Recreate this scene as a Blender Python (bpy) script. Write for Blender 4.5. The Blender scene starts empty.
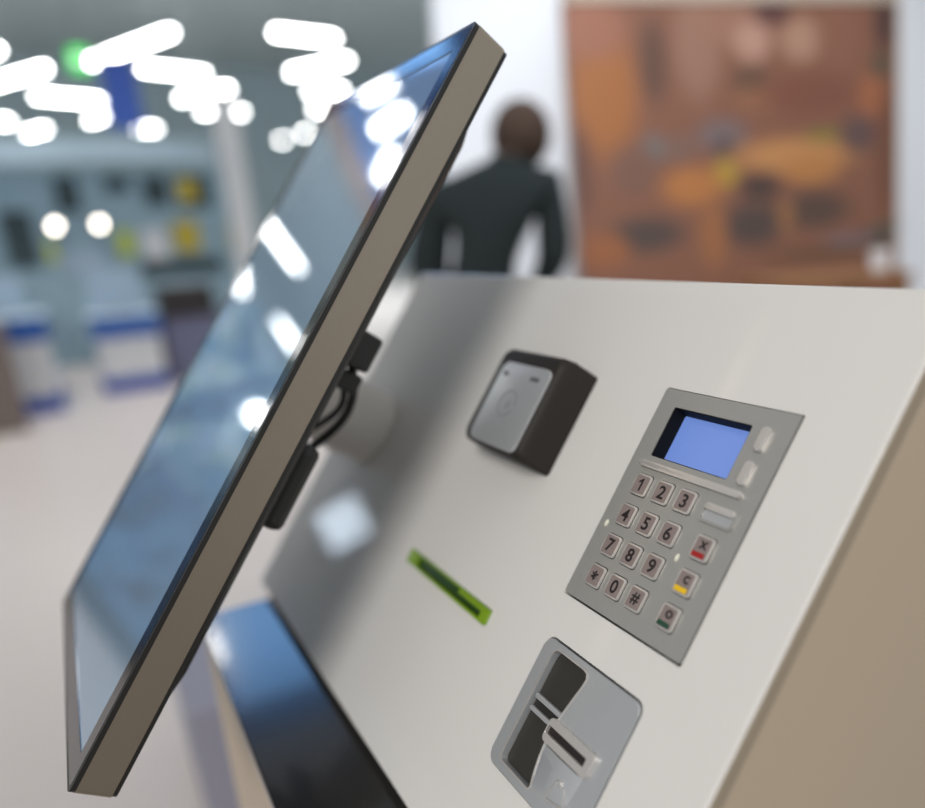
import bpy, bmesh, math, random
from mathutils import Matrix, Vector
random.seed(7)
S = bpy.context.scene
COL = S.collection
PI = math.pi
# ------------------------------------------------------------------ helpers
def link(o, parent=None):
    COL.objects.link(o)
    if parent is not None:
        o.parent = parent
    return o

def obj(name, bm, mats, parent=None, smooth=False, loc=None):
    bmesh.ops.recalc_face_normals(bm, faces=bm.faces[:])
    me = bpy.data.meshes.new(name)
    bm.to_mesh(me); bm.free()
    for m in (mats if isinstance(mats, (list, tuple)) else [mats]):
        me.materials.append(m)
    if smooth:
        for p in me.polygons: p.use_smooth = True
        try: me.set_sharp_from_angle(angle=math.radians(35))
        except Exception: pass
    o = bpy.data.objects.new(name, me)
    if loc is not None: o.location = loc
    return link(o, parent)

def tag(o, label=None, cat=None, group=None, kind=None):
    if label: o['label'] = label
    if cat: o['category'] = cat
    if group: o['group'] = group
    if kind: o['kind'] = kind
    return o

def empty(name, label, cat, loc=(0, 0, 0), rot=(0, 0, 0), group=None):
    o = bpy.data.objects.new(name, None)
    o.empty_display_size = .05
    o.location = loc; o.rotation_euler = rot
    link(o)
    return tag(o, label, cat, group)

def bbox(x0, x1, y0, y1, z0, z1, bevel=0, seg=2):
    bm = bmesh.new()
    v = [bm.verts.new((x, y, z)) for z in (z0, z1) for y in (y0, y1) for x in (x0, x1)]
    for f in ((0, 2, 3, 1), (4, 5, 7, 6), (0, 1, 5, 4), (2, 6, 7, 3), (0, 4, 6, 2), (1, 3, 7, 5)):
        bm.faces.new([v[i] for i in f])
    if bevel:
        bmesh.ops.bevel(bm, geom=bm.edges[:], offset=bevel, segments=seg, profile=.5, affect='EDGES')
    return bm

def rrect(x0, x1, y0, y1, r, n=6):
    pts = []
    for cx, cy, a in ((x1 - r, y1 - r, 0), (x0 + r, y1 - r, 90), (x0 + r, y0 + r, 180), (x1 - r, y0 + r, 270)):
        for i in range(n + 1):
            t = math.radians(a + 90 * i / n)
            pts.append((cx + r * math.cos(t), cy + r * math.sin(t)))
    return pts

def prism(pts, z0, z1, bevel=0, seg=3):
    """extrude an outline between z0 and z1; bevel rounds the rim at z1"""
    bm = bmesh.new()
    a = [bm.verts.new((x, y, z0)) for x, y in pts]
    b = [bm.verts.new((x, y, z1)) for x, y in pts]
    n = len(pts)
    bm.faces.new(a[::-1]); top = bm.faces.new(b)
    for i in range(n):
        bm.faces.new((a[i], a[(i + 1) % n], b[(i + 1) % n], b[i]))
    if bevel:
        bmesh.ops.bevel(bm, geom=list(top.edges), offset=bevel, segments=seg, profile=.5, affect='EDGES')
    return bm

def ring(outer, inner, z0, z1):
    """flat ring between two outlines with the same point count"""
    bm = bmesh.new()
    n = len(outer)
    L = [[bm.verts.new((x, y, z)) for x, y in pp] for pp, z in ((outer, z0), (outer, z1), (inner, z1), (inner, z0))]
    for k in range(4):
        A, B = L[k], L[(k + 1) % 4]
        for i in range(n):
            bm.faces.new((A[i], A[(i + 1) % n], B[(i + 1) % n], B[i]))
    return bm

def loft(sections):
    bm = bmesh.new()
    L = [[bm.verts.new(p) for p in s] for s in sections]
    n = len(L[0])
    for A, B in zip(L, L[1:]):
        for i in range(n):
            bm.faces.new((A[i], A[(i + 1) % n], B[(i + 1) % n], B[i]))
    bm.faces.new(L[0][::-1]); bm.faces.new(L[-1])
    return bm

def tube(points, r, n=10, closed=False):
    bm = bmesh.new()
    P = [Vector(p) for p in points]
    up = Vector((0.123, 0.31, 0.94)).normalized()
    rings = []
    for i, p in enumerate(P):
        if closed: d = P[(i + 1) % len(P)] - P[i - 1]
        else: d = P[min(i + 1, len(P) - 1)] - P[max(i - 1, 0)]
        d.normalize()
        s = d.cross(up)
        if s.length < 1e-4: s = d.cross(Vector((1, 0, 0)))
        s.normalize(); t = s.cross(d)
        rr = r[i] if isinstance(r, (list, tuple)) else r
        rings.append([bm.verts.new(p + (s * math.cos(2 * PI * k / n) + t * math.sin(2 * PI * k / n)) * rr) for k in range(n)])
    m = len(rings)
    for i in range(m if closed else m - 1):
        A, B = rings[i], rings[(i + 1) % m]
        for k in range(n):
            bm.faces.new((A[k], A[(k + 1) % n], B[(k + 1) % n], B[k]))
    if not closed:
        bm.faces.new(rings[0][::-1]); bm.faces.new(rings[-1])
    return bm

def lathe(profile, n=32):
    """profile of (radius, z); closed solid of revolution round z"""
    bm = bmesh.new()
    L = [[bm.verts.new((r * math.cos(2 * PI * k / n), r * math.sin(2 * PI * k / n), z)) for k in range(n)] for r, z in profile]
    for A, B in zip(L, L[1:]):
        for k in range(n):
            bm.faces.new((A[k], A[(k + 1) % n], B[(k + 1) % n], B[k]))
    bm.faces.new(L[0][::-1]); bm.faces.new(L[-1])
    return bm

def xf(bm, M):
    bmesh.ops.transform(bm, matrix=M, verts=bm.verts[:])
    return bm

def evaluated(o):
    """bake an object's modifiers into its mesh"""
    dg = bpy.context.evaluated_depsgraph_get()
    me = bpy.data.meshes.new_from_object(o.evaluated_get(dg))
    old = o.data
    o.modifiers.clear(); o.data = me
    return o

def cut(o, *cutters):
    cs = []
    for bm in cutters:
        c = obj('cutter', bm, []); cs.append(c)
        c.parent = o.parent
        m = o.modifiers.new('cut', 'BOOLEAN'); m.object = c; m.operation = 'DIFFERENCE'; m.solver = 'EXACT'
    bpy.context.view_layer.update()
    evaluated(o)
    for c in cs:
        me = c.data
        bpy.data.objects.remove(c); bpy.data.meshes.remove(me)
    return o

def soften(o, w, seg=2, ang=40):
    m = o.modifiers.new('soft', 'BEVEL'); m.width = w; m.segments = seg
    m.limit_method = 'ANGLE'; m.angle_limit = math.radians(ang)
    bpy.context.view_layer.update()
    return evaluated(o)

# ------------------------------------------------------------------ materials
def srgb(r, g, b):
    def f(c):
        c /= 255.
        return c / 12.92 if c <= .04045 else ((c + .055) / 1.055) ** 2.4
    return (f(r), f(g), f(b), 1)

def mat(name, col, rough=.5, metal=0, emis=None, estr=0, spec=None, coat=0, noise=None, ior=None, trans=0, bump=None):
    m = bpy.data.materials.new(name); m.use_nodes = True
    nt = m.node_tree; b = nt.nodes['Principled BSDF']
    b.inputs['Base Color'].default_value = col
    b.inputs['Roughness'].default_value = rough
    b.inputs['Metallic'].default_value = metal
    if spec is not None: b.inputs['Specular IOR Level'].default_value = spec
    if ior: b.inputs['IOR'].default_value = ior
    if coat:
        b.inputs['Coat Weight'].default_value = coat; b.inputs['Coat Roughness'].default_value = .03
    if trans: b.inputs['Transmission Weight'].default_value = trans
    if emis:
        b.inputs['Emission Color'].default_value = emis; b.inputs['Emission Strength'].default_value = estr
    tc = nt.nodes.new('ShaderNodeTexCoord')
    sc, amt = noise or (60, .03)
    n = nt.nodes.new('ShaderNodeTexNoise'); n.inputs['Scale'].default_value = sc; n.inputs['Detail'].default_value = 3
    nt.links.new(tc.outputs['Object'], n.inputs['Vector'])
    mx = nt.nodes.new('ShaderNodeMix'); mx.data_type = 'RGBA'
    mx.inputs['A'].default_value = tuple(c * (1 - amt) for c in col[:3]) + (1,)
    mx.inputs['B'].default_value = tuple(min(1, c * (1 + amt)) for c in col[:3]) + (1,)
    nt.links.new(n.outputs['Fac'], mx.inputs['Factor'])
    nt.links.new(mx.outputs['Result'], b.inputs['Base Color'])
    if bump:
        n2 = nt.nodes.new('ShaderNodeTexNoise'); n2.inputs['Scale'].default_value = bump[0]
        nt.links.new(tc.outputs['Object'], n2.inputs['Vector'])
        bp = nt.nodes.new('ShaderNodeBump'); bp.inputs['Strength'].default_value = bump[1]; bp.inputs['Distance'].default_value = bump[2]
        nt.links.new(n2.outputs['Fac'], bp.inputs['Height']); nt.links.new(bp.outputs['Normal'], b.inputs['Normal'])
    return m

M = {}
M['white_gloss'] = mat('white_gloss_lacquer', (.75, .73, .70, 1), .5, spec=.25, coat=.6, noise=(8, .01))
M['beige'] = mat('shade_tinted_lacquer', srgb(204, 186, 163), .45, noise=(6, .015))  # white kiosk body, its warm shade mixed into the colour
M['beige_edge'] = mat('shade_tinted_edge', srgb(172, 158, 138), .5)  # edge of the white panel, coloured darker as if in shade
M['ledge'] = mat('black_gloss_top', (.018, .017, .016, 1), .16, coat=.4)
M['steel'] = mat('brushed_silver', (.40, .395, .375, 1), .38, metal=.35, noise=(140, .03))
M['steel_key'] = mat('satin_key_metal', (.66, .63, .60, 1), .28, metal=.5)
M['key_face'] = mat('key_face_warm_grey', (.30, .24, .225, 1), .45, metal=.2, noise=(900, .12))
M['ink'] = mat('dark_engraving', (.018, .012, .013, 1), .6)
M['black'] = mat('black_plastic', (.022, .021, .019, 1), .42)
M['dark_recess'] = mat('dark_recess_plastic', (.034, .031, .026, 1), .5)
M['charcoal'] = mat('charcoal_plastic', (.024, .020, .017, 1), .6, noise=(700, .1), spec=.3)
M['lcd'] = mat('backlit_lcd', (.05, .08, .2, 1), .25, emis=srgb(112, 142, 214), estr=.78, noise=(40, .1))
M['red'] = mat('red_enamel', srgb(165, 30, 30), .35)
M['yellow'] = mat('yellow_enamel', srgb(240, 195, 30), .35)
M['green_key'] = mat('dark_green_enamel', srgb(35, 75, 55), .35)
M['amber_led'] = mat('clear_status_lens', (.75, .74, .62, 1), .15)
M['green_plastic'] = mat('clear_green_plastic', (.22, .37, .022, 1), .15, spec=.7)
M['green_dark'] = mat('deep_green_slot', (.022, .060, .010, 1), .25)
M['mon_side'] = mat('grey_anodised_frame', srgb(176, 164, 148), .38, metal=.75, noise=(300, .02))
M['bezel'] = mat('black_gloss_bezel', (.016, .015, .013, 1), .10, ior=2.5)
M['glass'] = mat('dark_screen_glass', (.30, .42, .54, 1), .035, metal=.36, ior=2.2, emis=(.25, .50, .90, 1), estr=.03)
M['mon_back'] = mat('dark_rear_plastic', (.035, .034, .033, 1), .5)
M['white_plastic'] = mat('white_plastic', (.80, .76, .71, 1), .4)
M['cable'] = mat('black_cable', (.015, .015, .015, 1), .5)
M['plate_silver'] = mat('satin_silver_plate', (.51, .525, .54, 1), .30, metal=.42, noise=(120, .03))
M['mark'] = mat('grey_print', (.13, .13, .13, 1), .5)
M['mark_light'] = mat('pale_print', (.22, .225, .23, 1), .5)

# ------------------------------------------------------------------ panel frame of reference
# local x runs along the kiosk, local y up the slope, local z out of the sloping panel
TH = math.radians(36)
ORI = Vector((0, 0, 1.0999))
ROT = (math.radians(90) - TH, 0, 0)
RM = Matrix.Rotation(ROT[0], 3, 'X')
def at(u, v, n=0):
    """u along, v down the slope, n into the panel (metres)"""
    return ORI + RM @ Vector((u, -v, -n))

# ------------------------------------------------------------------ kiosk
UL, UR = -.4575, .1478
VT, VB = -.0776, .3248
kiosk = empty('self_service_kiosk', 'white self-service kiosk with sloping glossy front and end panel tinted with beige shade', 'kiosk', (-.14, 0, 0))
K0 = Vector((-.14, 0, 0))
def kframe(name, bm, mats, smooth=False):
    """mesh given in panel axes"""
    bm = xf(bm, Matrix.Translation(ORI - K0) @ RM.to_4x4())
    return obj(name, bm, mats, kiosk, smooth)
def kworld(name, bm, mats, smooth=False):
    return obj(name, xf(bm, Matrix.Translation(-K0)), mats, kiosk, smooth)

pan = kframe('sloping_panel', bbox(UL, UR, -VB, -VT, -.012, 0, .0022, 3), [M['white_gloss'], M['beige_edge']])
for p in pan.data.polygons:
    if p.normal.x > .75: p.material_index = 1
def kcut(bm): return xf(bm, Matrix.Translation(ORI - K0) @ RM.to_4x4())
KW, KH = .1, .14406
CR = (.0055, .0922, .1725, .2560)      # card reader u0 u1 v0 v1
GS = (-.187, -.056, .1835, .1950)      # receipt slot
cut(pan,
    kcut(prism(rrect(-.0009, KW + .0009, -KH - .0014, .0009, .0012), -.05, .05)),
    kcut(prism(rrect(CR[0] - .0008, CR[1] + .0008, -CR[3] - .001, -CR[2] + .0012, .0068), -.05, .05)),
    kcut(prism(rrect(GS[0] - .0003, GS[1] + .0003, -GS[3] - .0003, -GS[2] + .0003, .001), -.05, .05)))
for p in pan.data.polygons: p.use_smooth = False
# receipt slot : clear green bezel with a dark mouth
g = kframe('receipt_slot', ring(rrect(GS[0], GS[1], -GS[3], -GS[2], .001), rrect(GS[0] + .013, GS[1] - .009, -GS[3] + .0020, -GS[2] - .0014, .0008), -.010, .0022), M['green_plastic'])
g['label'] = 'clear green bezel of the receipt slot'
gi = obj('slot_mouth', kcut(prism(rrect(GS[0] + .0132, GS[1] - .0092, -GS[3] + .0022, -GS[2] - .0016, .0007), -.0095, -.002)), M['green_dark'], g)
lip = obj('slot_lip', kcut(bbox(GS[0] + .085, GS[1] - .0095, -GS[2] - .0052, -GS[2] - .0018, -.0022, .0008, .0006)), M['green_plastic'], g)

# body: end panels, back, pedestal front, black ledge
pf = at(0, VT + .004, .0125); pb = at(0, VB - .001, .0125)
def end_panel(name, x0, x1):
    poly = [(-.262, 0), (.32, 0), (.32, pf.z - .05), (pf.y + .03, pf.z - .004), (pf.y, pf.z), (pb.y, pb.z), (pb.y, .8155), (-.262, .8155)]
    bm = prism(poly, 0, x1 - x0)
    bm = xf(bm, Matrix.Translation((x0, 0, 0)) @ Matrix(((0, 0, 1, 0), (1, 0, 0, 0), (0, 1, 0, 0), (0, 0, 0, 1))))
    return kworld(name, bm, M['beige'])
end_panel('end_panel', UR - .0195, UR - .0015)
end_panel('end_panel', -.4256, -.4076)
kworld('back_panel', bbox(-.4074, UR - .0197, .300, .3195, .0, 1.10), M['beige'])
kworld('top_cover', xf(bbox(-.4074, UR - .0197, 0, .258, -.006, 0), Matrix.Translation((0, pf.y + .004, pf.z - .004)) @ Matrix.Rotation(-.19, 4, 'X')), M['beige'])
kworld('pedestal_front', bbox(-.4074, UR - .0197, -.262, -.244, 0, .8155), M['beige'])
kworld('black_ledge', bbox(-.430, UR, -.2645, pb.y + .012, .816, .8271, .0015, 2), M['ledge'])

# ------------------------------------------------------------------ keypad terminal
def device(name, label, cat, u, v, group=None):
    r = empty(name, label, cat, at(u, v), ROT, group)
    return r
kp = device('payment_keypad', 'silver payment keypad with small blue display, number keys and colour-barred function keys', 'keypad', 0, 0)
fp = obj('face_plate', prism(rrect(0, KW, -KH, 0, .0009), -.0115, .0012, .0006, 2), M['steel'], kp)
WIN = (.0135, .0742, .0112, .0449)
cut(fp, prism(rrect(WIN[0], WIN[1], -WIN[3], -WIN[2], .0016), -.05, .05))
obj('housing', bbox(.003, KW - .003, -KH + .003, -.003, -.034, -.0118), M['black'], kp)
M['window_black'] = mat('window_black', (.006, .006, .006, 1), .7, spec=.2)
dsp = obj('display_window', ring(rrect(WIN[0] + .0001, WIN[1] - .0001, -WIN[3] + .0001, -WIN[2] - .0001, .0015), rrect(WIN[0] + .0006, WIN[1] - .0006, -WIN[3] + .0006, -WIN[2] - .0006, .0011), -.0114, .0006), M['window_black'], kp)
obj('lcd', prism(rrect(WIN[0] + .0007, WIN[1] - .0007, -WIN[3] + .0007, -WIN[2] - .0007, .001), -.0113, -.0104), M['lcd'], dsp)
# raised strip beneath the display
obj('raised_strip', prism(rrect(.0095, .0898, -.0529, -.0488, .0019), .0011, .0036, .0016, 3), M['steel_key'], kp, True)

def font_mesh(ch, size, depth, sx=1.0):
    cu = bpy.data.curves.new('glyph', 'FONT'); cu.body = ch; cu.size = size; cu.extrude = depth
    cu.align_x = 'CENTER'; cu.align_y = 'CENTER'; cu.offset = size * .022
    o = bpy.data.objects.new('glyph', cu); COL.objects.link(o)
    bpy.context.view_layer.update()
    me = bpy.data.meshes.new_from_object(o.evaluated_get(bpy.context.evaluated_depsgraph_get()))
    bpy.data.objects.remove(o); bpy.data.curves.remove(cu)
    bm = bmesh.new(); bm.from_mesh(me); bpy.data.meshes.remove(me)
    xs = [v.co.x for v in bm.verts]; ys = [v.co.y for v in bm.verts]
    cx, cy = (min(xs) + max(xs)) / 2, (min(ys) + max(ys)) / 2
    bmesh.ops.remove_doubles(bm, verts=bm.verts[:], dist=1e-6)
    return xf(bm, Matrix.Diagonal((sx, 1, 1, 1)) @ Matrix.Translation((-cx, -cy, 0)))

def digit_one(h):
    w = h * .17
    return prism([(-w * .1, -h / 2), (w * .9, -h / 2), (w * .9, h / 2), (w * .05, h / 2), (-w * .7, h * .36), (-w * 1.6, h * .27), (-w * 1.6, h * .12), (-w * .1, h * .22)], -.00008, .00008)
def keycap(name, u, v, w, h, parent, hgt=.0026):
    c = obj(name, prism(rrect(-w / 2, w / 2, -h / 2, h / 2, .0017), .0008, hgt, .0006, 3), M['steel_key'], parent, True, loc=(u, -v, 0))
    obj('key_face', prism(rrect(-w / 2 + .0011, w / 2 - .0011, -h / 2 + .0011, h / 2 - .0011, .0011), hgt - .0003, hgt + .00012), M['key_face'], c)
    obj('key_gap', ring(rrect(-w / 2 - .0005, w / 2 + .0005, -h / 2 - .0005, h / 2 + .0005, .0021), rrect(-w / 2 + .0001, w / 2 - .0001, -h / 2 + .0001, h / 2 - .0001, .0016), .0010, .00126), M['ink'], c)
    return c
rows = ['123', '456', '789', '*0#']
for r, row in enumerate(rows):
    for c, ch in enumerate(row):
        k = keycap('number_key', .0190 + .01828 * c, .0643 + .02065 * r, .0128, .0137, kp)
        k['label'] = 'silver key marked ' + {'*': 'with a star', '#': 'with a hash sign'}.get(ch, ch)
        size = .0112 if ch not in '*#' else (.0125 if ch == '*' else .0098)
        obj('key_mark', xf(digit_one(.0080) if ch == '1' else font_mesh(ch, size, .00008, 1.0), Matrix.Translation((0, 0, .00275))), M['ink'], k)
# function keys
for i, (ch, barm, lb) in enumerate((('x', 'red', 'function key with a red bar'), ('c', 'yellow', 'function key with a yellow bar'), ('o', 'green_key', 'function key with a dark green bar'))):
    k = keycap('function_key', .0815, .0848 + .0207 * i, .0122, .0140, kp, .0030)
    k['label'] = lb
    obj('colour_bar', prism(rrect(-.0047, .0040, -.0056, -.0027, .0004), .0030, .00335), M[barm], k)
    obj('key_mark', xf(font_mesh(ch, .0095, .00008), Matrix.Translation((.0006, .0018, .00315))), M['ink'], k)
# soft keys right of the display
for v in (.0180, .0385):
    obj('soft_key', prism(rrect(.0824, .0875, -v - .0072, -v + .0072, .0016), .0008, .0036, .0009, 3), M['steel_key'], kp, True)
# embossed paper-clip shaped cover
em = obj('embossed_cover', ring(rrect(.0690, .0930, -.0712, -.0588, .0030), rrect(.0704, .0916, -.0698, -.0628, .0022), .0010, .0026), M['steel'], kp)
obj('cover_lip', prism(rrect(.0706, .0914, -.0640, -.0600, .0014), .0011, .0032, .0012, 3), M['steel_key'], em, True)
obj('cover_recess', prism(rrect(.0706, .0914, -.0696, -.0642, .0018), .0008, .0015), M['plate_silver'], em)
for u, v in ((.0062, .0943), (.0680, .0951)):
    o = obj('status_light', xf(lathe([(.0017, 0), (.0016, .0006), (.0011, .0011), (.0004, .0013)], 16), Matrix.Translation((u, -v, .0011)) @ Matrix.Diagonal((.8, 1.5, 1, 1))), M['amber_led'], kp, True)

# ------------------------------------------------------------------ contactless reader
cx, cy = -.1105, .0425
ct = device('contactless_reader', 'small black box-shaped contactless card reader with silver front plate', 'card reader', cx, cy)
def sect(x0, x1, y0, y1, r, z, n=5):
    return [(x - cx, -(y - cy) if False else y + cy, z) for x, y in rrect(x0, x1, y0, y1, r, n)]
secs = [sect(-.1518, -.0690, -.0828, -.0025, .003, .0003),
        sect(-.1516, -.0691, -.0827, -.0026, .004, .0215),
        sect(-.1502, -.0703, -.0822, -.0036, .006, .0285),
        sect(-.1478, -.0727, -.0808, -.0058, .008, .0320),
        sect(-.1462, -.0742, -.0800, -.0070, .008, .0326)]
obj('housing', loft(secs), M['charcoal'], ct, True)
pl = obj('front_plate', prism([(x - cx, y + cy) for x, y in rrect(-.1376, -.0742, -.0806, -.0160, .0065)], .0322, .0345, .0010, 3), M['plate_silver'], ct, True)
def arcpts(cx_, cy_, r, a0, a1, z, n=16):
    return [(cx_ + r * math.cos(math.radians(a0 + (a1 - a0) * i / n)), cy_ + r * math.sin(math.radians(a0 + (a1 - a0) * i / n)), z) for i in range(n + 1)]
px, py = -.1085 - cx, -.0475 + cy
obj('tap_ring', tube(arcpts(px, py, .0100, 0, 338, .03455, 28), .00035, 6), M['mark_light'], pl)
for rr in (.0030, .0055):
    obj('wave_mark', tube(arcpts(px - .002, py, rr, -50, 50, .03455, 10), .00035, 6), M['mark_light'], pl)
obj('small_mark', prism(rrect(-.1320 - cx, -.1255 - cx, -.0272 + cy, -.0240 + cy, .001), .0344, .03465), M['mark'], pl)
obj('small_mark', prism(rrect(-.0955 - cx, -.0842 - cx, -.0272 + cy, -.0237 + cy, .001), .0344, .03465), M['mark'], pl)

# ------------------------------------------------------------------ chip card reader
cr = device('chip_card_reader', 'silver chip card reader with dark recess and card slot, below the keypad', 'card reader', 0, 0)
cf = obj('face_plate', prism(rrect(CR[0], CR[1], -CR[3], -CR[2], .0062), -.0115, .0015, .0008, 2), M['plate_silver'], cr)
WP = [(.0205, -.1768), (.0450, -.1768), (.0478, -.1776), (.0492, -.1800), (.0487, -.1850), (.0468, -.1930), (.0447, -.2030), (.0430, -.2120),
      (.0422, -.2220), (.0432, -.2320), (.0450, -.2410), (.0474, -.2485), (.0470, -.2498), (.0456, -.2503), (.0190, -.2503), (.0172, -.2496), (.0160, -.2475),
      (.0160, -.2300), (.0160, -.2150), (.0160, -.2000), (.0162, -.1830), (.0168, -.1795), (.0182, -.1774)]
def grow(pts, d):
    out = []
    n = len(pts)
    for i in range(n):
        a, b, c = Vector(pts[i - 1]), Vector(pts[i]), Vector(pts[(i + 1) % n])
        e = ((b - a).normalized() + (c - b).normalized()).normalized()
        nn = Vector((-e.y, e.x))
        out.append(tuple(b + nn * d))
    return out
cut(cf, prism(WP, -.05, .05))
obj('housing', bbox(CR[0] + .004, CR[1] - .004, -CR[3] + .004, -CR[2] - .004, -.034, -.0118), M['black'], cr)
obj('recess_floor', prism(grow(WP, -.0006), -.0116, -.0028), M['dark_recess'], cr)
obj('recess_rim', ring(grow(WP, .0009), grow(WP, .0001), .0013, .0021), M['steel_key'], cr)
# inner slot rails in the recess
obj('inner_rail', xf(bbox(.0172, .0440, -.2083, -.2050, -.0030, .0006, .001), Matrix()), M['plate_silver'], cr)
obj('inner_rail', xf(bbox(.0172, .0425, -.2160, -.2130, -.0030, .0006, .001), Matrix()), M['plate_silver'], cr)
obj('inner_slot', bbox(.0176, .0424, -.2126, -.2087, -.0030, -.0022), M['black'], cr)
# raised lip round the card slot
lp = obj('slot_lip', ring(rrect(.0410, .0818, -.2228, -.2085, .0030), rrect(.0400 + .0018, .0768, -.2182, -.2134, .0008), .0012, .0046), M['steel_key'], cr)
soften(lp, .0012, 2, 50)
obj('card_slot', prism(rrect(.0416, .0770, -.2184, -.2132, .0008), .0013, .0022), M['ink'], cr)
# bulging guide under the slot
bulge = []
for i in range(9):
    t = i / 8.
    bulge.append([(.0440 + .003 * t, -.2235 - .027 * t, .0013), (.0470 + .002 * t, -.2235 - .027 * t, .0013 + .0026 * (1 - t) ** .6),
                  (.060, -.2235 - .027 * t, .0013 + .0034 * (1 - t) ** .6), (.0745 - .002 * t, -.2235 - .027 * t, .0013 + .0026 * (1 - t) ** .6), (.0790 - .003 * t, -.2235 - .027 * t, .0013)])
obj('card_guide', loft(bulge), M['plate_silver'], cr, True)
lock = [(.0622, -.2460), (.0770, -.2430), (.0718, -.2345), (.0640, -.2362)]
obj('card_emblem', tube([(x, y, .0034) for x, y in lock], .0005, 6, True), M['steel_key'], cr)
obj('card_emblem_loop', tube([(.0652, -.2358, .0036), (.0658, -.2330, .0042), (.0688, -.2322, .0042), (.0704, -.2346, .0036)], .0005, 6), M['steel_key'], cr)

# ------------------------------------------------------------------ monitor on the kiosk
NF, NB = -.1840, -.1590
MU0, MU1, MV0, MV1 = -.4075, -.1099, -.1500, .3885
mc = ((MU0 + MU1) / 2, (MV0 + MV1) / 2)
mon = device('flat_screen_monitor', 'tall dark glossy flat screen monitor mounted in front of the kiosk panel', 'monitor', mc[0], mc[1])
W2, H2 = (MU1 - MU0) / 2, (MV1 - MV0) / 2
ZF, ZB = -NF, -NB
fr = obj('frame', ring(rrect(-W2, W2, -H2, H2, .0045), rrect(-W2 + .004, W2 - .004, -H2 + .004, H2 - .004, .003), ZB, ZF - .0035), M['mon_side'], mon)
obj('edge_trim', ring(rrect(-W2 + .0002, W2 - .0002, -H2 + .0002, H2 - .0002, .0045), rrect(-W2 + .003, W2 - .003, -H2 + .003, H2 - .003, .003), ZF - .0035, ZF - .0002), M['black'], mon)
bz = obj('bezel', ring(rrect(-W2 + .003, W2 - .003, -H2 + .003, H2 - .003, .003), rrect(-W2 + .016, W2 - .016, -H2 + .018, H2 - .018, .0015), ZF - .006, ZF), M['bezel'], mon)
obj('screen', prism(rrect(-W2 + .0161, W2 - .0161, -H2 + .0181, H2 - .0181, .0014), ZF - .006, ZF - .0005), M['glass'], mon)
obj('rear_rim', ring(rrect(-W2 + .0006, W2 - .0006, -H2 + .0006, H2 - .0006, .0045), rrect(-W2 + .02, W2 - .02, -H2 + .02, H2 - .02, .003), ZB - .003, ZB), M['black'], mon)
rs = []
for ins, z in ((.019, ZB), (.022, ZB - .010), (.030, ZB - .016), (.034, ZB - .017)):
    rs.append([(x, y, z) for x, y in rrect(-W2 + ins, W2 - ins, -H2 + ins * 2.2, H2 - ins * 1.6, .012)])
obj('rear_cover', loft(rs), M['mon_back'], mon, True)
mx, my = -.372 - mc[0], -(.110 - mc[1])
obj('mounting_post', xf(lathe([(.039, .0006), (.040, .002), (.040, .105), (.0385, .1235)], 48), Matrix.Translation((mx, my, 0))), M['white_plastic'], mon, True)
mp = obj('mounting_plate', bbox(mx - .05, mx + .05, my - .05, my + .05, .124, ZB - .0172, .002), M['mon_back'], mon)
obj('rear_bracket', bbox(-.245 - mc[0], -.150 - mc[0], mc[1] - .205, mc[1] - .140, .124, ZB - .0172, .006), M['mon_back'], mon)
cb = obj('connector_box', bbox(-.215 - mc[0], -.165 - mc[0], mc[1] - .076, mc[1] - .048, .117, ZB - .0172, .003), M['mon_back'], mon)
obj('connector', bbox(-.200 - mc[0], -.180 - mc[0], mc[1] - .094, mc[1] - .0785, .112, .132, .002), M['black'], cb)
pts = []
for i in range(25):
    t = i / 24.
    pts.append((W2 - .090 - .006 * math.sin(PI * t) + .014 * math.sin(2 * PI * t), .065 - .13 * t, .137 - .034 * math.sin(PI * t)))
obj('cable', tube(pts, .0034, 10), M['cable'], mon, True)
pts = [(x - .012, y + .012, z + .004) for x, y, z in pts]
pts = [(x + .01 * math.sin(i * .3), y * .8 - .01, z) for i, (x, y, z) in enumerate(pts)]
obj('cable', tube(pts, .0026, 10), M['cable'], mon, True)

# ------------------------------------------------------------------ the hall
M['floor'] = mat('pale_hall_floor', (.66, .605, .575, 1), .32, noise=(1.5, .02))
M['ceiling'] = mat('grey_green_ceiling', srgb(186, 198, 200), .8)
M['wall_far'] = mat('grey_teal_wall', srgb(178, 198, 204), .8, noise=(.4, .12))
M['booth_wall'] = mat('pale_blue_wall', srgb(150, 178, 192), .7, noise=(1.2, .10))
M['white_wall'] = mat('white_matt_wall', (.80, .83, .88, 1), .7)
M['tube'] = mat('bright_tube', (1, 1, 1, 1), .4, emis=(1, .99, .97, 1), estr=22)
M['lamp'] = mat('warm_spot_lens', (1, .9, .8, 1), .4, emis=(1, .90, .78, 1), estr=12)
M['lamp_body'] = mat('grey_lamp_metal', (.25, .26, .27, 1), .5)
M['blue'] = mat('deep_blue_paint', srgb(28, 92, 178), .5)
M['blue2'] = mat('royal_blue_paint', srgb(30, 72, 165), .5)
M['counter_white'] = mat('counter_white', (.70, .72, .74, 1), .5)
M['pale_blue'] = mat('pale_blue_board', srgb(168, 190, 208), .6, noise=(3, .12))
M['chart'] = mat('chartreuse_card', srgb(190, 205, 70), .6)
M['ochre'] = mat('ochre_card', srgb(196, 175, 60), .6)
M['dark_teal'] = mat('dark_teal_panel', srgb(52, 72, 76), .6, noise=(4, .3))
M['near_black'] = mat('black_brown_case', srgb(42, 38, 38), .5)
M['mauve'] = mat('mauve_grey_board', srgb(110, 112, 140), .6)
M['mauve_light'] = mat('lavender_shadow_tone', srgb(150, 150, 166), .6)  # tone of the kiosk's floor shadow as a solid colour
M['patch'] = mat('lit_white_face', (1, 1, 1, 1), .5, emis=(.70, .85, 1, 1), estr=8.5)
M['leaf'] = mat('dark_green_leaf', srgb(58, 98, 92), .5, noise=(20, .3))
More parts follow.
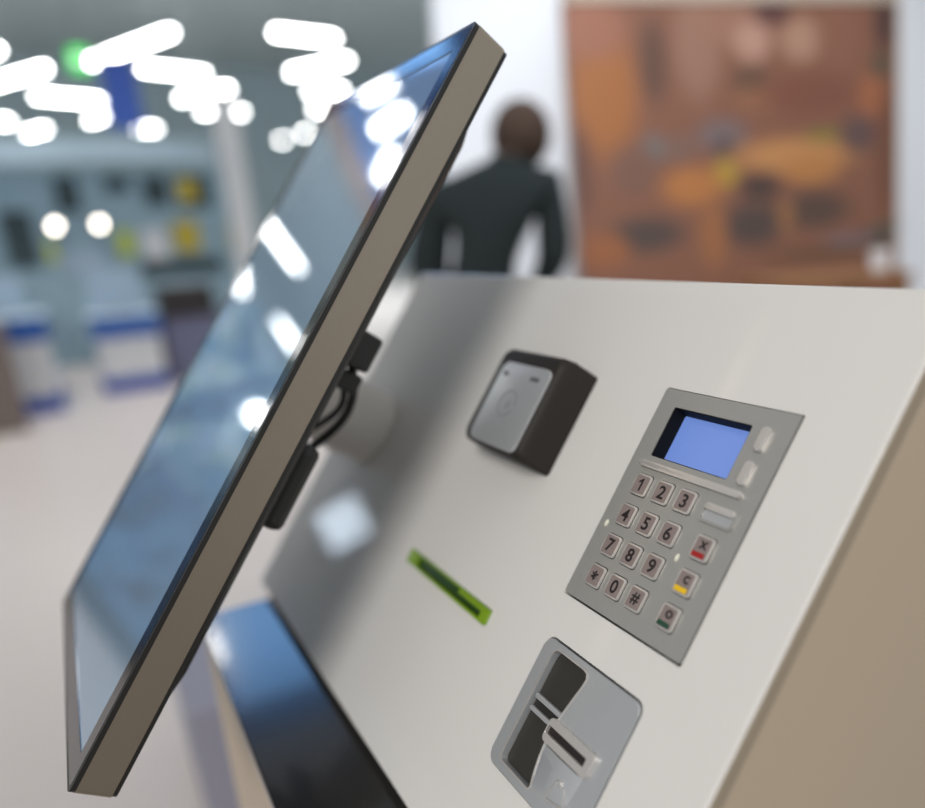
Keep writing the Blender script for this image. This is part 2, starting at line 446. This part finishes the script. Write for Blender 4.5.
def mottled(name, cols, scale):
    m = mat(name, (.5, .5, .5, 1), .6); nt = m.node_tree
    n = nt.nodes.new('ShaderNodeTexNoise'); n.inputs['Scale'].default_value = scale; n.inputs['Detail'].default_value = 2
    tc = nt.nodes.new('ShaderNodeTexCoord'); nt.links.new(tc.outputs['Object'], n.inputs['Vector'])
    cr_ = nt.nodes.new('ShaderNodeValToRGB')
    e = cr_.color_ramp.elements
    while len(e) < len(cols): e.new(.5)
    for k, c in enumerate(cols):
        e[k].position = .36 + .28 * k / (len(cols) - 1); e[k].color = srgb(*c)
    nt.links.new(n.outputs['Fac'], cr_.inputs['Fac']); nt.links.new(cr_.outputs['Color'], nt.nodes['Principled BSDF'].inputs['Base Color'])
    return m
M['graphic'] = mottled('blue_printed_graphic', ((18, 42, 84), (74, 136, 196), (120, 150, 130), (205, 225, 240), (40, 96, 170)), 2.0)
M['mid_blue'] = mottled('mottled_blue_laminate', ((24, 24, 50), (40, 92, 150), (96, 144, 190), (34, 36, 70)), 2.4)
M['carton'] = mat('grey_brown_carton', srgb(128, 116, 110), .8)
M['exit'] = mat('green_lit_sign', (.05, .6, .1, 1), .5, emis=(.08, 1, .14, 1), estr=.9)
M['exit_white'] = mat('white_sign_figure', (1, 1, 1, 1), .5, emis=(1, 1, 1, 1), estr=1.6)
M['banner'] = mat('blue_banner_cloth', srgb(84, 116, 205), .8)
M['lightbox'] = mat('lit_white_box', (1, 1, 1, 1), .5, emis=(.95, .98, 1, 1), estr=3.0)
M['lightbox_blue'] = mat('lit_pale_blue_box', (.6, .8, 1, 1), .5, emis=(.17, .46, .98, 1), estr=3.2)

M['dark_floor'] = mat('added_dark_floor', (.11, .098, .09, 1), .95, noise=(200, .3))
tag(obj('floor', bbox(-32, -.10, -16, 16, -.1, 0), M['floor']), kind='structure')
tag(obj('floor', bbox(-.0999, 9, -16, 16, -.1, 0), M['dark_floor']), kind='structure')  # unseen dark area, added to darken reflections and the kiosk's end panel
tag(obj('ceiling', bbox(-32, -10.5, -16, 16, 8, 8.2), M['ceiling']), kind='structure')
tag(obj('wall_far', bbox(-32.2, -32, -16, 16, 0, 8.2), M['wall_far']), kind='structure')
tag(obj('wall_booth', bbox(-9.75, -9.6, -9.0, 1.95, 0, 2.16), M['booth_wall']), kind='structure')

# free-standing white wall with the poster
WA = math.atan2(.948, .318)
def wl(s, d, z):
    """along the white wall s, in front of it d"""
    return Vector((-2.988 + .318 * s + .948 * d, 2.147 + .948 * s - .318 * d, z))
wb = bbox(-.671, 3.6, 0, .12, 0, 3.2)
o = obj('wall_right', wb, M['white_wall']); o.location = wl(0, -.16, 0); o.rotation_euler = (0, 0, WA); tag(o, kind='structure')

# poster picture
PW, PH = 1.955, 2.02
def poster_mat():
    m = bpy.data.materials.new('printed_restaurant_picture'); m.use_nodes = True
    nt = m.node_tree; b = nt.nodes['Principled BSDF']; b.inputs['Roughness'].default_value = .55
    tc = nt.nodes.new('ShaderNodeTexCoord'); src = tc.outputs['Object']
    blobs = [(130, 230, 80, 170, (186, 112, 52)), (110, 70, 80, 80, (176, 112, 86)), (245, 150, 34, 110, (100, 68, 54)), (350, 110, 60, 150, (168, 122, 102)),
             (440, 60, 90, 60, (170, 120, 98)), (480, 105, 48, 55, (208, 160, 140)), (600, 100, 55, 60, (196, 150, 124)), (530, 32, 48, 32, (84, 46, 48)), (700, 90, 60, 120, (150, 96, 74)),
             (475, 200, 50, 40, (106, 74, 54)), (490, 250, 60, 30, (160, 104, 70)), (620, 240, 130, 60, (134, 78, 58)), (400, 340, 66, 46, (124, 108, 110)), (235, 370, 34, 40, (120, 118, 118)), (300, 370, 40, 40, (132, 100, 88)),
             (405, 375, 26, 26, (74, 64, 68)), (190, 420, 60, 70, (130, 90, 74)), (580, 400, 160, 50, (216, 150, 86)), (620, 440, 80, 40, (206, 136, 70)), (655, 350, 50, 16, (136, 132, 46)), (405, 440, 34, 40, (196, 160, 50)), (325, 470, 78, 54, (204, 128, 62)),
             (490, 480, 56, 40, (70, 52, 48)), (470, 580, 84, 66, (76, 62, 58)), (625, 550, 100, 56, (84, 64, 54)), (210, 590, 96, 50, (78, 64, 60)), (370, 600, 34, 100, (172, 108, 62)), (555, 560, 22, 50, (160, 108, 66)),
             (785, 250, 44, 66, (182, 106, 66)), (745, 350, 52, 54, (98, 74, 74)), (812, 60, 26, 80, (66, 42, 40)), (805, 170, 26, 40, (84, 78, 60)), (725, 640, 84, 22, (128, 106, 112)), (640, 670, 160, 20, (110, 74, 46)), (110, 625, 60, 50, (170, 100, 56)), (820, 400, 30, 200, (120, 72, 50)), (70, 420, 24, 120, (110, 70, 56))]
    prev = None
    for (x, y, rx, ry, c) in blobs:
        cxx = (x - 50) / 795. * PW; czz = 2.31 - (y - 8) / 690. * 1.385
        sx = rx / 795. * PW; sz = ry / 690. * 1.385
        a = nt.nodes.new('ShaderNodeVectorMath'); a.operation = 'SUBTRACT'; a.inputs[1].default_value = (cxx, 0, czz); nt.links.new(src, a.inputs[0])
        d = nt.nodes.new('ShaderNodeVectorMath'); d.operation = 'MULTIPLY'; d.inputs[1].default_value = (1 / sx, 0, 1 / sz); nt.links.new(a.outputs[0], d.inputs[0])
        l = nt.nodes.new('ShaderNodeVectorMath'); l.operation = 'LENGTH'; nt.links.new(d.outputs[0], l.inputs[0])
        mr = nt.nodes.new('ShaderNodeMapRange'); mr.interpolation_type = 'SMOOTHSTEP'
        mr.inputs['From Min'].default_value = .5; mr.inputs['From Max'].default_value = 1.32; mr.inputs['To Min'].default_value = 1; mr.inputs['To Max'].default_value = 0
        nt.links.new(l.outputs['Value'], mr.inputs['Value'])
        mx = nt.nodes.new('ShaderNodeMix'); mx.data_type = 'RGBA'; mx.inputs['B'].default_value = srgb(*[.91 * (.80 * a_ + .20 * b_) for a_, b_ in zip(c, (122, 96, 84))])
        if prev is None: mx.inputs['A'].default_value = srgb(126, 84, 65)
        else: nt.links.new(prev, mx.inputs['A'])
        nt.links.new(mr.outputs['Result'], mx.inputs['Factor']); prev = mx.outputs['Result']
    nt.links.new(prev, b.inputs['Base Color'])
    return m
LEAN = math.radians(8)
po = empty('cafe_poster', 'large brown poster board picturing a wooden table in a room, leaning at the white wall', 'poster', wl(-.012, 1.6 * math.sin(LEAN), 1.6 - 1.6 * math.cos(LEAN)), (-LEAN, 0, WA))
obj('print', bbox(0, PW, -.012, -.001, .04, 2.31), poster_mat(), po)
M['rail'] = mat('beige_poster_rail', srgb(178, 165, 150), .5)
obj('top_rail', bbox(-.005, PW + .005, -.022, -.001, 2.3105, 2.37, .003), M['rail'], po)
obj('bottom_rail', bbox(-.005, PW + .005, -.022, -.001, .005, .039, .003), M['rail'], po)
obj('side_rail', bbox(PW + .0003, PW + .014, -.016, -.001, .04, 2.31), M['rail'], po)

# wooden table with a leafy plant before the poster
M['wood'] = mat('brown_wood', srgb(140, 100, 66), .5, noise=(12, .2))
M['pot'] = mat('white_pot', (.82, .84, .88, 1), .4)
tb = empty('side_table', 'brown wooden side table standing in front of the poster', 'table', (-1.83, 2.86, 0), (0, 0, WA))
obj('table_top', bbox(-.45, .19, -.2, .2, .90, .935, .004), M['wood'], tb)
for sx in (-.42, .16):
    for sy in (-.17, .17):
        obj('leg', bbox(sx - .02, sx + .02, sy - .02, sy + .02, 0, .8995), M['wood'], tb)
pt = empty('potted_plant', 'small leafy plant in a white pot on the wooden side table', 'plant', (-1.765, 3.0, .9355), (0, 0, WA))
obj('pot', lathe([(.035, 0), (.05, .09), (.052, .095), (.046, .095), (.044, .08)], 24), M['pot'], pt, True)
bm = tube([(0, 0, .08), (0.01, 0, .14), (0, 0, .2)], .008, 6)
st = obj('stem', bm, M['leaf'], pt)
for i in range(16):
    a = i * 2.4; e = .35 + .5 * random.random(); L = .07 + .04 * random.random(); z0 = .10 + .10 * (i / 16.)
    bm = bmesh.new()
    rows_ = []
    for k in range(5):
        t = k / 4.; w = .018 * math.sin(PI * (.12 + .86 * t)); r_ = .008 + L * t
        zc = z0 + math.sin(e) * L * t - .03 * t * t
        rows_.append([bm.verts.new((r_ * math.cos(a) - s * w * math.sin(a), r_ * math.sin(a) + s * w * math.cos(a), zc + .004 * abs(s))) for s in (-1, 0, 1)])
    for A, B in zip(rows_, rows_[1:]):
        for s in range(2): bm.faces.new((A[s], A[s + 1], B[s + 1], B[s]))
    obj('leaf', bm, M['leaf'], pt, True)

# ------------------------------------------------------------------ person seen from behind
M['skin'] = mat('skin', srgb(176, 130, 108), .6)
M['hair'] = mat('short_brown_hair', srgb(74, 56, 46), .8, noise=(40, .25))
M['shirt'] = mat('dark_jumper', srgb(36, 46, 48), .9, noise=(30, .12))
M['trousers'] = mat('dark_blue_trousers', srgb(40, 44, 58), .9)
M['shoe'] = mat('black_shoe', (.02, .02, .02, 1), .5)
def skin_mesh(name, joints, bones, mats, parent, sub=2, root=0):
    me = bpy.data.meshes.new(name)
    me.from_pydata([j[0] for j in joints], bones, [])
    o = bpy.data.objects.new(name, me); link(o, parent)
    sk = o.modifiers.new('skin', 'SKIN'); sk.use_smooth_shade = True
    for i, j in enumerate(joints):
        r = j[1] if isinstance(j[1], (tuple, list)) else (j[1], j[1])
        me.skin_vertices[0].data[i].radius = r
        me.skin_vertices[0].data[i].use_root = (i == root)
    ss = o.modifiers.new('sub', 'SUBSURF'); ss.levels = sub; ss.render_levels = sub
    bpy.context.view_layer.update()
    evaluated(o)
    for m in mats: o.data.materials.append(m)
    for p in o.data.polygons: p.use_smooth = True
    return o
# local x to the person's right, y ahead, z up
PA = math.atan2(.857, .512)
pe = empty('person', 'person with short brown hair and dark jumper seen from behind, near the white wall', 'person', (-1.895, 1.12, 0), (0, 0, PA))
pe.scale = (1, 1, .955)
J = [((-.155, 0, .93), (.17, .12)), ((-.178, 0, 1.08), (.186, .12)), ((-.130, .0, 1.24), (.192, .12)), ((-.105, 0, 1.37), (.190, .12)), ((-.055, .015, 1.47), (.118, .09)), ((-.01, .03, 1.53), .080),
     ((0, .045, 1.565), (.078, .092)), ((.0, .045, 1.625), (.070, .082)),
     ((-.300, 0, 1.375), .078), ((-.365, .03, 1.13), .085), ((-.285, .20, 1.0), .038), ((-.27, .27, .955), .028),
     ((.085, 0, 1.41), .074), ((.098, -.02, 1.16), .066), ((.03, .17, 1.03), .036), ((-.005, .235, 1.02), .028),
     ((-.195, 0, .86), .095), ((-.205, .02, .48), .062), ((-.21, -.02, .10), .042), ((-.215, .10, .045), .036),
     ((-.015, 0, .86), .095), ((-.005, .02, .48), .062), ((0, -.02, .10), .042), ((.01, .10, .045), .036)]
E_ = [(0, 1), (1, 2), (2, 3), (3, 4), (4, 5), (5, 6), (6, 7), (3, 8), (8, 9), (9, 10), (10, 11), (3, 12), (12, 13), (13, 14), (14, 15), (0, 16), (16, 17), (17, 18), (18, 19), (0, 20), (20, 21), (21, 22), (22, 23)]
for base, tip, side in ((11, (-.27, .27, .955), -1), (15, (-.005, .235, 1.02), 1)):
    for k, (dx, L) in enumerate(((-.024, .075), (-.008, .085), (.008, .08), (.024, .062))):
        i0 = len(J)
        J.append(((tip[0] + dx, tip[1] + .05, tip[2]), .0095)); J.append(((tip[0] + dx * 1.1, tip[1] + .05 + L * .55, tip[2] - .008), .0085)); J.append(((tip[0] + dx * 1.1, tip[1] + .05 + L, tip[2] - .028), .007))
        E_ += [(base, i0), (i0, i0 + 1), (i0 + 1, i0 + 2)]
    i0 = len(J)
    J.append(((tip[0] - side * .034, tip[1] + .025, tip[2] - .008), .010)); J.append(((tip[0] - side * .042, tip[1] + .06, tip[2] - .014), .008))
    E_ += [(base, i0), (i0, i0 + 1)]
body = skin_mesh('body', J, E_, [M['skin'], M['shirt'], M['trousers'], M['shoe']], pe, 2)
for p in body.data.polygons:
    c = p.center
    hand = (c.y > .20 and c.z > .85)
    if c.z < .085: p.material_index = 3
    elif hand or c.z > 1.53: p.material_index = 0
    elif c.z > .90: p.material_index = 1
    else: p.material_index = 2
# hair cap, ears and nose
bm = bmesh.new(); bmesh.ops.create_uvsphere(bm, u_segments=28, v_segments=18, radius=1)
bm = xf(bm, Matrix.Translation((-.002, .030, 1.590)) @ Matrix.Diagonal((.104, .115, .120, 1)))
for v in list(bm.verts):
    if v.co.y > .075 and v.co.z < 1.64 or v.co.z < 1.475: v.co = Vector((v.co.x * .85, .035 + (v.co.y - .035) * .75, max(v.co.z, 1.48)))
obj('hair', bm, M['hair'], pe, True)
for s in (-1, 1):
    bm = bmesh.new(); bmesh.ops.create_uvsphere(bm, u_segments=12, v_segments=8, radius=1)
    obj('ear', xf(bm, Matrix.Translation((s * .088, .045, 1.575)) @ Matrix.Diagonal((.010, .020, .032, 1))), M['skin'], pe, True)
bm = bmesh.new(); bmesh.ops.create_cone(bm, segments=10, radius1=.016, radius2=.005, depth=.04, cap_ends=True)
obj('nose', xf(bm, Matrix.Translation((0, .140, 1.575)) @ Matrix.Rotation(-.5, 4, 'X')), M['skin'], pe, True)

# ------------------------------------------------------------------ lamps over the hall
tubes = [((-18.06, -.97), (-16.02, .21)), ((-15.41, -.83), (-14.83, -.43)), ((-18.56, .02), (-18.99, 1.24)), ((-21.86, -.96), (-22.10, -.57)),
         ((-23.86, -.26), (-23.12, .16)), ((-21.55, 1.13), (-20.93, 1.37)), ((-15.56, .79), (-13.02, 1.93)), ((-15.54, 1.76), (-15.85, 2.90)),
         ((-18.33, 2.79), (-17.05, 3.57)), ((-19.88, 3.45), (-19.85, 4.47)), ((-22.70, 2.27), (-22.82, 2.80)), ((-12.56, 3.41), (-12.68, 4.44)),
         ((-15.28, 4.43), (-14.07, 5.15)), ((-16.90, 5.24), (-16.73, 5.99)), ((-19.15, 6.04), (-19.12, 6.30)), ((-24.67, 6.62), (-24.67, 6.80)), ((-23.13, 6.90), (-23.12, 7.10)),
         ((-13.90, -.66), (-13.04, -1.62)), ((-18.10, -1.66), (-19.30, -2.30)), ((-16.65, -2.89), (-16.31, -3.61)),
         ((-7.46, .31), (-6.85, .33)), ((-7.50, -.03), (-6.75, .03)), ((-7.90, -.50), (-7.33, -.29))]
def tube_label(i):
    names = ['long bright tube light at the left edge of the hall ceiling', 'tube light end at the upper left corner of the picture', 'tube light under the first one at the left, level', 'short tube light low at the far left edge',
             'short tilted tube light low near the left edge', 'tube light end just below the level tube at left', 'long tilted tube light beside the green exit sign', 'level tube light right of the green exit sign',
             'tilted tube light below the level one right of the exit sign', 'lowest level tube light of the middle zigzag', 'dim tube light just above the curved fascia', 'topmost tube light of the zigzag nearest the monitor',
             'tilted tube light second from top beside the monitor', 'level tube light third from top beside the monitor corner', 'small lowest tube light end beside the monitor', 'round far lamp spot above the white pillar', 'dimmer far lamp spot touching the monitor edge',
             'tube light mirrored as the longest streak on the screen', 'tube light mirrored at the left rim of the screen', 'tube light mirrored halfway down the screen edge', 'tube light mirrored highest on the screen', 'tube light mirrored as the large white patch on the screen', 'tube light mirrored under the white patch on the screen']
    return names[i]
for i, (a, b) in enumerate(tubes):
    A = Vector((a[0], a[1], 4.5)); B = Vector((b[0], b[1], 4.5))
    L = (B - A).length
    o = empty('ceiling_tube_light', tube_label(i), 'ceiling light', (A + B) / 2, (0, 0, math.atan2(B.y - A.y, B.x - A.x)), 'tube lights hanging over the hall')
    obj('diffuser', bbox(-L / 2, L / 2, -.05, .05, -.06, 0, .01), M['tube'], o)
    obj('housing', bbox(-L / 2, L / 2, -.055, .055, .0005, .05), M['lamp_body'], o)
    w = min(.3, L * .4)
    for s in (-w, w):
        obj('wire', tube([(s, 0, .05), (s, 0, 1.2), (s, 0, 3.49)], .004, 6), M['lamp_body'], o)

for k, x in enumerate((-6.6, -7.5, -8.3)):
    tag(obj('trim_%d' % (k + 1), bbox(x - .12, x + .12, -4, 16, 8, 8.2), M['ceiling']), kind='structure')
# ------------------------------------------------------------------ booth at the left
def counter(label, x0, x1, y0, y1, h, seg):
    c = empty('display_counter', label, 'counter', ((x0 + x1) / 2, (y0 + y1) / 2, 0), (0, 0, 0), 'white counters with blue bands')
    hx, hy = (x1 - x0) / 2, (y1 - y0) / 2
    obj('plinth', bbox(-hx, hx, -hy, hy, 0, .13), M['blue2'], c)
    obj('body', bbox(-hx + .02, hx - .02, -hy + .02, hy - .02, .131, h - .2), M['counter_white'], c)
    obj('blue_band', bbox(-hx, hx, -hy, hy, h - .199, h - .02), M['blue'], c)
    obj('top', bbox(-hx - .02, hx + .02, -hy - .02, hy + .02, h - .019, h), M['pale_blue'], c)
    return c
counter('white counter with blue bands at the left edge of the hall', -7.6, -6.62, -1.30, -.49, .79, 0)
counter('white counter with blue bands beside the gap, nearer the monitor', -7.9, -7.15, -.16, .40, .70, 0)
lc = empty('long_counter', 'long blue counter with a dark plinth, mirrored low in the screen', 'counter', (-5.6, -3.0, 0))
obj('plinth', bbox(-.32, .32, -1.5, 1.3, 0, .15), M['near_black'], lc)
obj('body', bbox(-.35, .35, -1.5, 1.3, .151, .93), M['mid_blue'], lc)
obj('top', bbox(-.38, .38, -1.53, 1.33, .931, .97), M['blue2'], lc)
gb = tag(obj('green_box', bbox(-5.45, -5.25, -2.45, -2.2, .9705, 1.2, .01), M['leaf']), 'green box standing on the long blue counter', 'box')
for x, y, z, R_, lb in ((-8.3, -2.40, 2.07, .10, 'small round lamp hanging low, mirrored as the lowest bright dot on the screen'), ):
    hl = empty('hanging_lamp', lb, 'lamp', (x, y, z))
    obj('globe', lathe([(.02, -R_), (R_ * .7, -R_ * .7), (R_, 0), (R_ * .7, R_ * .7), (.02, R_)], 20), M['tube'], hl, True)
    obj('wire', tube([(0, 0, R_ + .001), (0, 0, 2), (0, 0, 8 - z - .01)], .004, 6), M['lamp_body'], hl)
ls = empty('lit_sign', 'white lit sign board above the long blue counter, mirrored in the kiosk panel', 'sign', (-8.0, -3.75, 0))
obj('lit_face', bbox(.041, .06, -.27, .27, 1.86, 2.38, .02), M['patch'], ls)
obj('case', bbox(-.04, .04, -.31, .31, 1.82, 2.42, .01), M['counter_white'], ls)
for y in (-.25, .25):
    obj('post', bbox(-.03, .03, y - .03, y + .03, 0, 1.819), M['lamp_body'], ls)
sb = empty('graphic_wall', 'tall booth screen printed in mottled blues behind the long counter, mirrored in the monitor', 'partition', (-8.8, -3.4, 0))
obj('board', bbox(-.03, .03, -2.4, 2.2, .05, 2.7, .005), M['graphic'], sb)
for y in (-2.0, 0, 1.9):
    obj('foot', bbox(-.25, .25, y - .03, y + .03, 0, .049), M['lamp_body'], sb)
gs = empty('floor_shadow_box', 'low lavender grey box in place of the kiosk shadow on the floor behind the lower corner of the monitor', 'shadow shape', (-1.29, -.10, 0))  # added box whose shape and colour stand for the kiosk's floor shadow
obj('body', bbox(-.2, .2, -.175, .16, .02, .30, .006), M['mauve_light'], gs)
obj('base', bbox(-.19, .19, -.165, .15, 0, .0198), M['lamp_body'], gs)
tag(obj('carton', bbox(-6.3, -6.0, -1.05, -.745, 0, .80, .01), M['carton']), 'grey brown carton standing before the white counter at left edge', 'box')
mb = empty('mauve_cabinet', 'mauve grey cabinet right of the white counters', 'cabinet', (-7.7, .72, 0))
obj('body', bbox(-.28, .28, -.27, .33, 0, .60), M['mauve'], mb)
obj('top', bbox(-.29, .29, -.28, .34, .6005, .62), M['near_black'], mb)
tag(obj('black_case', bbox(-7.9, -7.42, .47, .97, .6205, .90, .015), M['near_black']), 'black brown case lying on the mauve grey cabinet', 'case')
for (x, y0, y1, z0, z1, lb) in ((-7.35, -1.1, -.62, .7905, 1.12, 'pale blue board on the counter at left edge'), (-7.75, -.12, .36, .7005, 1.10, 'pale blue board on the counter nearer the monitor')):
    b_ = empty('display_board', lb, 'display board', (x, (y0 + y1) / 2, z0), group='pale boards on the counters')
    h_ = (y1 - y0) / 2
    obj('board', bbox(-.012, .012, -h_, h_, .012, z1 - z0), M['pale_blue'], b_)
    obj('foot', bbox(-.07, .07, -h_ * .7, h_ * .7, 0, .0115), M['lamp_body'], b_)
# cards and panels on the booth wall
for (y0, y1, z0, z1, mm, lb) in ((.36, .52, 1.20, 1.50, 'chart', 'chartreuse card on the booth wall right of the round spot lamps'), (.98, 1.27, 1.22, 1.57, 'ochre', 'larger ochre yellow card on the booth wall near its pillar'),
                                 (1.12, 1.32, 1.79, 2.06, 'ochre', 'ochre yellow card high on the booth wall on dark panel'), (1.62, 1.75, 1.19, 1.52, 'ochre', 'narrow ochre card at the right end of the booth wall'),
                                 (-.84, -.74, .90, 1.09, 'chart', 'small chartreuse card low at the left edge'), (-.37, -.29, 1.18, 1.42, 'chart', 'small chartreuse card under the left spot lamp')):
    tag(obj('wall_card', bbox(-9.57, -9.545, y0, y1, z0, z1), M[mm]), lb, 'card', 'coloured cards on the booth wall')
for (y0, y1, z0, z1, lb) in ((-.17, .07, 1.72, 2.10, 'dark panel on the booth wall, leftmost under the fascia'), (.34, .60, 1.92, 2.10, 'dark panel on the booth wall above the right spot lamp'),
                             (.74, 1.02, 1.76, 2.10, 'dark panel on the booth wall, second from the pillar'), (1.10, 1.50, 1.72, 2.10, 'dark panel on the booth wall nearest the pillar')):
    tag(obj('wall_panel', bbox(-9.5985, -9.575, y0, y1, z0, z1), M['dark_teal']), lb, 'wall panel', 'dark panels on the booth wall')
for (y0, y1, z0, z1, mm) in ((.62, .90, 1.15, 1.50, 'counter_white'), (-.28, .22, 1.02, 1.32, 'pale_blue'), (-.75, -.45, 1.15, 1.75, 'dark_teal'), (.55, 1.5, .95, 1.14, 'dark_teal')):
    lb = {(.62): 'white square panel between the chartreuse and ochre cards', (-.28): 'pale blue panel under the spot lamps', (-.75): 'dark upright panel left of the spot lamps', (.55): 'long low dark panel under the ochre card', (-3.2): 'blue panel mirrored in the screen', (-5.2): 'dark panel mirrored low in the screen'}[y0]
    tag(obj('wall_panel', bbox(-9.5985, -9.575, y0, y1, z0, z1), M[mm]), lb, 'wall panel')
# fascia: curved pale band over the booth
bm = bmesh.new(); ra, rb = [], []
cxf, cyf, rad = -10.6, .35, 2.15
prev = None
for i in range(41):
    a = math.radians(-62 + 93 * i / 40)
    q = []
    for r_, z in ((rad, 2.13), (rad, 2.36), (rad - .06, 2.36), (rad - .06, 2.13)):
        q.append(bm.verts.new((cxf + r_ * math.cos(a), cyf + r_ * math.sin(a), z)))
    if prev:
        for k in range(4): bm.faces.new((prev[k], prev[(k + 1) % 4], q[(k + 1) % 4], q[k]))
    else: bm.faces.new(q)
    prev = q
bm.faces.new(prev[::-1])
M['fascia'] = mat('pale_fascia', srgb(176, 200, 214), .6)
tag(obj('curved_fascia', bm, M['fascia'], None, True), 'long curved pale blue fascia band over the booth wall', 'fascia')
tag(obj('white_pillar', bbox(-9.1, -8.86, 1.55, 1.80, 0, 2.9, .01), M['counter_white']), 'tall white pillar at the right end of the booth', 'pillar')
for y, lb in ((-.24, 'left one of two round warm spot lamps on the booth wall'), (.20, 'right one of two round warm spot lamps on the booth wall')):
    o = empty('spot_lamp', lb, 'lamp', (-9.574, y, 1.57), (0, math.radians(90), 0), 'round spot lamps of the booth')
    obj('housing', lathe([(.05, 0), (.06, .02), (.065, .18)], 20), M['lamp_body'], o, True)
    obj('lens', lathe([(.04, .1805), (.036, .19)], 20), M['lamp'], o, True)
# sign, banner and lit boxes hung from the hall roof
ex = empty('exit_sign', 'green lit exit sign hanging at the end of a long tube light', 'sign', (-12.0, .52, 3.66))
obj('sign_box', bbox(-.03, .03, -.12, .12, 0, .28, .004), M['exit'], ex)
obj('arrow', bbox(.0302, .033, -.07, .06, .11, .16), M['exit_white'], ex)
obj('rod', tube([(0, 0, .28), (0, 0, 2), (0, 0, 4.2)], .006, 6), M['lamp_body'], ex)
bn = empty('blue_banner', 'narrow blue banner hanging from the hall roof among the tube lights', 'banner', (-11.0, .87, 2.80))
obj('cloth', bbox(-.006, .006, -.22, .20, 0, .84), M['banner'], bn)
obj('hanging_rod', tube([(0, -.2, .85), (0, 0, .85), (0, .2, .85)], .010, 8), M['lamp_body'], bn)
bx = empty('blue_sign_board', 'large blue board high up, mirrored in the screen and black ledge', 'sign board', (-8.2, .6, 4.42))
obj('board', bbox(-.06, .06, -2.2, 1.6, 0, 2.0, .01), M['blue'], bx)
obj('brown_band', bbox(-.06, .06, -2.2, 1.6, -.22, -.0005), M['wood'], bx)
obj('lit_panel', bbox(.0605, .09, -.12, 1.6, .02, 1.5, .005), M['lightbox_blue'], bx)

# ------------------------------------------------------------------ light
W = bpy.data.worlds.new('hall_light'); S.world = W; W.use_nodes = True
nt = W.node_tree; bg = nt.nodes['Background']
tc = nt.nodes.new('ShaderNodeTexCoord'); sp = nt.nodes.new('ShaderNodeSeparateXYZ'); nt.links.new(tc.outputs['Generated'], sp.inputs[0])
mr = nt.nodes.new('ShaderNodeMapRange'); mr.inputs['From Min'].default_value = -.1; mr.inputs['From Max'].default_value = .8
nt.links.new(sp.outputs['Z'], mr.inputs['Value'])
mx = nt.nodes.new('ShaderNodeMix'); mx.data_type = 'RGBA'
mx.inputs['A'].default_value = (.62, .68, .74, 1); mx.inputs['B'].default_value = (.86, .86, .85, 1)
nt.links.new(mr.outputs['Result'], mx.inputs['Factor']); mr2 = nt.nodes.new('ShaderNodeMapRange'); mr2.inputs['From Min'].default_value = -.95; mr2.inputs['From Max'].default_value = .2; mr2.inputs['To Min'].default_value = .55
nt.links.new(sp.outputs['X'], mr2.inputs['Value'])
vm = nt.nodes.new('ShaderNodeVectorMath'); vm.operation = 'SCALE'; nt.links.new(mx.outputs['Result'], vm.inputs[0]); nt.links.new(mr2.outputs['Result'], vm.inputs['Scale'])
nt.links.new(vm.outputs[0], bg.inputs['Color'])
bg.inputs['Strength'].default_value = .62
def area(name, loc, to, size, power, col):
    l = bpy.data.lights.new(name, 'AREA'); l.shape = 'DISK'; l.size = size; l.energy = power; l.color = col
    o = bpy.data.objects.new(name, l); COL.objects.link(o); o.location = loc
    o.rotation_euler = (Vector(to) - Vector(loc)).to_track_quat('-Z', 'Y').to_euler()
    return o
area('booth_lamp', (2.6, -2.7, 3.6), (0, 0, 1), 1.5, 113, (1, .962, .918))
def spot(name, loc, to, power, col, cone, soft, blend=.6):
    sl = bpy.data.lights.new(name, 'SPOT'); sl.energy = power; sl.color = col; sl.spot_size = math.radians(cone); sl.spot_blend = blend; sl.shadow_soft_size = soft
    so = bpy.data.objects.new(name, sl); COL.objects.link(so); so.location = loc
    so.rotation_euler = (Vector(to) - Vector(loc)).to_track_quat('-Z', 'Y').to_euler()
    return so
spot('hall_fill', (-15, 1.5, 7.7), (-16, 1.5, 0), 5000, (.90, .96, 1), 124, .6)  # added fill light, brightens the far hall and booth
spot('aisle_fill', (-6.2, -1.2, 7.9), (-6.4, -1.2, 0), 1050, (1, .95, .91), 72, .5)  # added fill light, brightens the floor left of the kiosk
spot('wall_lamp', (-.6, .9, 4.3), (-2.75, 2.7, 1.5), 440, (.93, .96, 1), 62, .35)
# ------------------------------------------------------------------ camera
RW = Matrix(((.5119, .8571, -.0579), (.2288, -.2010, -.9525), (-.8280, .4743, -.2990)))
cam = bpy.data.cameras.new('camera'); co = bpy.data.objects.new('camera', cam); COL.objects.link(co)
R = Matrix((RW[0], -RW[1], -RW[2])).transposed().to_4x4()
co.matrix_world = Matrix.Translation((.3354, -.3189, 1.2)) @ R
cam.sensor_fit = 'HORIZONTAL'; cam.sensor_width = 36
cam.lens = 720 / 925 * 36
cam.shift_x = (462.5 - 500) / 925; cam.shift_y = (460 - 404) / 925
cam.clip_start = .01; cam.clip_end = 100
cam.dof.use_dof = True; cam.dof.focus_distance = .43; cam.dof.aperture_fstop = 1.75; cam.dof.aperture_blades = 0
S.camera = co
S.view_settings.view_transform = 'Standard'; S.view_settings.look = 'None'
S.view_settings.exposure = 0; S.view_settings.gamma = 1; S.view_settings.use_curve_mapping = False
S.cycles.use_denoising = True
S.cycles.max_bounces = 8
